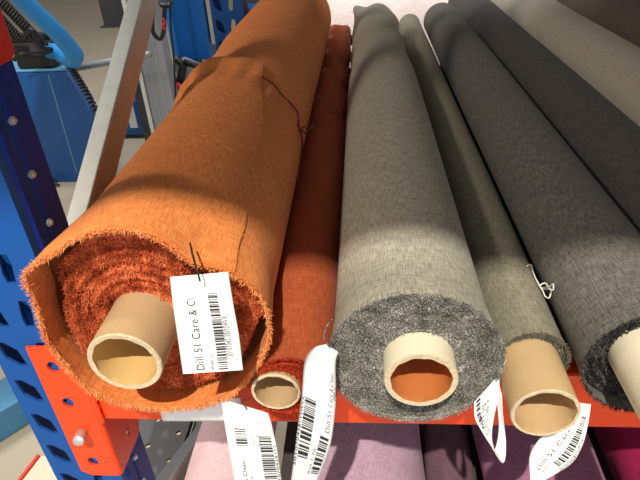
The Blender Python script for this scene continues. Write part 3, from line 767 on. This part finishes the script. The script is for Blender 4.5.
# blue cabinet hanging high behind
CY = 4.3
cbn = empty('machine_cabinet', tuple(atY(195, 60, CY)), 'bright blue machine cabinet behind the mast', 'cabinet')
xl, xr = atY(179, 60, CY)[0], atY(211, 60, CY)[0]; zb = atY(195, 60, CY)[2]
mb = MB(); mb.box((xl, CY, zb), (xr, CY + .4, .6)); mb.build('housing', MT['cblue'], cbn, smooth=False, bevel=.01)
xm = xl + (xr - xl) * .55
mb = MB(); mb.box((xm - .006, CY - .008, zb), (xm + .006, CY + .01, .6)); mb.build('door_seam', MT['mblue'], cbn, smooth=False)
mb = MB(); mb.box((xl - .05, CY + .02, zb + .02), (xl + .004, CY + .3, .6)); mb.build('side_panel', MT['lblue'], cbn, smooth=False, bevel=.005)
mb = MB(); mb.box((xr + .01, CY + .05, zb + .1), (xr + .09, CY + .3, .6)); mb.build('cream_panel', MT['board'], cbn, smooth=False, bevel=.005)
mb = MB(); mb.box((xl + .05, CY + .05, FZ), (xl + .13, CY + .2, zb)); mb.build('stand', MT['dk'], cbn, smooth=False, bevel=.005)
# low machine base seen left of the orange roll
lb = empty('machine_housing', (-1.35, 3.5, FZ), 'low machine base with grey arms and blue cover beneath the cabinet', 'machine')
mb = MB(); mb.box((atY(112, 130, 3.95)[0], 3.95, FZ + .03), (atY(150, 130, 3.95)[0], 4.15, atY(130, 100, 3.95)[2])); mb.build('cover', MT['mblue'], lb, smooth=False, bevel=.01)
mb = MB(); x = atY(128, 118, 3.94)[0]; mb.box((x, 3.94, atY(130, 128, 3.94)[2]), (x + .06, 3.95, atY(130, 106, 3.94)[2])); mb.build('white_label', MT['wht'], lb, smooth=False)
mb = MB(); mb.tube([atY(100, 152, 3.9), atY(170, 140, 3.9)], .014, 8); mb.build('rail', MT['alum'], lb)
mb = MB(); q = atY(190, 72, 4.0); mb.prism([atY(174, 62, 4.0), atY(182, 60, 4.0), atY(214, 74, 4.0), atY(200, 82, 4.0), atY(184, 88, 4.0), atY(177, 80, 4.0)], (0, .1, 0)); mb.build('grey_arm', MT['alum'], lb, smooth=False, bevel=.006)
mb = MB(); mb.tube([atY(176, 58, 3.97), atY(183, 66, 3.97), atY(181, 76, 3.97), atY(178, 84, 3.97)], .03, 8); mb.tube([atY(184, 62, 3.98), atY(203, 68, 3.98)], .022, 8); mb.build('black_arm', MT['blk'], lb)
mb = MB(); q = atY(182, 96, 3.95); mb.box((q[0] - .06, 3.95, FZ + .02), (q[0] + .16, 4.2, atY(182, 86, 3.95)[2])); mb.build('low_cover', MT['cblue'], lb, smooth=False, bevel=.01)
mb = MB(); mb.tube([atY(176, 84, 3.9), atY(186, 92, 3.9)], .022, 8); mb.build('red_knob', MT['redr'], lb)
# blue thing behind the rear post
bc = empty('blue_crate', tuple(atZ(262, 30, FZ)), 'light blue trolley beyond the rear post at the top', 'trolley')
y_ = 6.5
mb = MB(); mb.box((atY(236, 5, y_)[0], y_, FZ + .12), (atY(285, 5, y_)[0], y_ + .5, atY(250, 13, y_)[2])); mb.build('crate', MT['tblue'], bc, smooth=False, bevel=.01)
mb = MB(); mb.box((atY(236, 5, y_)[0] - .02, y_ - .02, atY(250, 8, y_)[2] ), (atY(285, 5, y_)[0], y_ + .1, atY(250, 5, y_)[2])); mb.build('rim', MT['cblue'], bc, smooth=False)
mb = MB(); mb.box((atY(240, 3, y_)[0], y_ + .1, atY(250, 5, y_)[2]), (atY(262, 3, y_)[0], y_ + .3, atY(250, -6, y_)[2])); mb.build('load', MT['dk'], bc, smooth=False)
# bottom left: blue fork of a truck and a low board with orange edge
a = atZ(-10, 450, FZ); b = atZ(34, 422, FZ)
a[2] = b[2] = FZ + .002; d = (b - a) / np.linalg.norm(b - a); nrm = np.array((-d[1], d[0], 0))
mb = MB(); A0 = a - d * .3; b2 = b + d * .12; mb.prism([A0, b2, b2 + nrm * .16, A0 + nrm * .16], (0, 0, .12)); o = mb.build('truck_fork', MT['fork'], None, smooth=False, bevel=.01, off=tuple(b)); tag(o, 'blue steel fork lying on the floor at the lower left behind the upright', 'fork')
P0 = [atZ(18, 486, -1.2), atZ(41, 456, -1.2), atZ(70, 456, -1.2), atZ(85, 492, -1.2), atZ(40, 500, -1.2)]
bd = empty('low_board', tuple(P0[1]), 'pale low board with an orange steel edge at the lower left', 'board')
mb = MB(); mb.prism(P0, (0, 0, -.03)); mb.build('board', MT['board'], bd, smooth=False)
d = P0[1] - P0[0]; nn = np.array((-d[1], d[0], 0)); nn /= np.linalg.norm(nn); Pm = [P0[0] + nn * .001, P0[1] + nn * .001, P0[1] + nn * .010, P0[0] + nn * .010]
mb = MB(); mb.prism([p + np.array((0, 0, .006)) for p in Pm], (0, 0, -.06)); mb.build('steel_edge', MT['redp'], bd, smooth=False, bevel=.002)
mb = MB(); mb.box((-.95, .65, FZ), (-.80, .82, -1.26)); mb.build('support', MT['dk'], bd, smooth=False)

# ------------------------------------------------------------ added unseen slab above the rack: its edge throws the shade over the back
mb = MB(); mb.box((-1.05, -.448, 1.0), (4.5, 2.3, 1.12)); o = mb.build('shade_slab', MT['slab'], None, smooth=False); tag(o, kind='structure')

# ------------------------------------------------------------ lights
def area(name, loc, tgt, size, power, col, sy=None):
    l = bpy.data.lights.new(name, 'AREA'); l.energy = power; l.color = col; l.size = size
    if sy: l.shape = 'RECTANGLE'; l.size_y = sy
    o = bpy.data.objects.new(name, l); COL.objects.link(o); o.location = loc
    o.rotation_euler = (Vector(tgt) - Vector(loc)).to_track_quat('-Z', 'Y').to_euler(); return o
area('hall_lamp', (-.2, -1.85, 3.0), (0, .4, -.4), .05, 215, (1, .93, .79), None)
area('front_fill', (.2, -3.0, .1), (0, .4, -.5), 1.8, 52, (.97, .97, 1), None)  # added fill from behind the camera, brightens the vertical faces
area('side_lamp', (-2.7, .9, 2.25), (.1, .8, -.38), .3, 42, (1, .86, .70))
area('rear_fill', (.4, 3.15, 2.6), (.4, 2.6, -.3), .4, 55, (1, .96, .94))  # added fill that brightens the off-white roll at the back
area('machine_lamp', (-2.6, 3.4, 4.2), (-1.7, 4.2, -1.5), 1.5, 210, (1, .97, .92))
W = bpy.data.worlds.new('world'); S.world = W; W.use_nodes = True
bg = W.node_tree.nodes['Background']; bg.inputs[0].default_value = (1, .95, .89, 1); bg.inputs[1].default_value = .22
S.view_settings.view_transform = 'Standard'; S.view_settings.look = 'None'; S.view_settings.exposure = 0; S.view_settings.gamma = 1; S.view_settings.use_curve_mapping = False
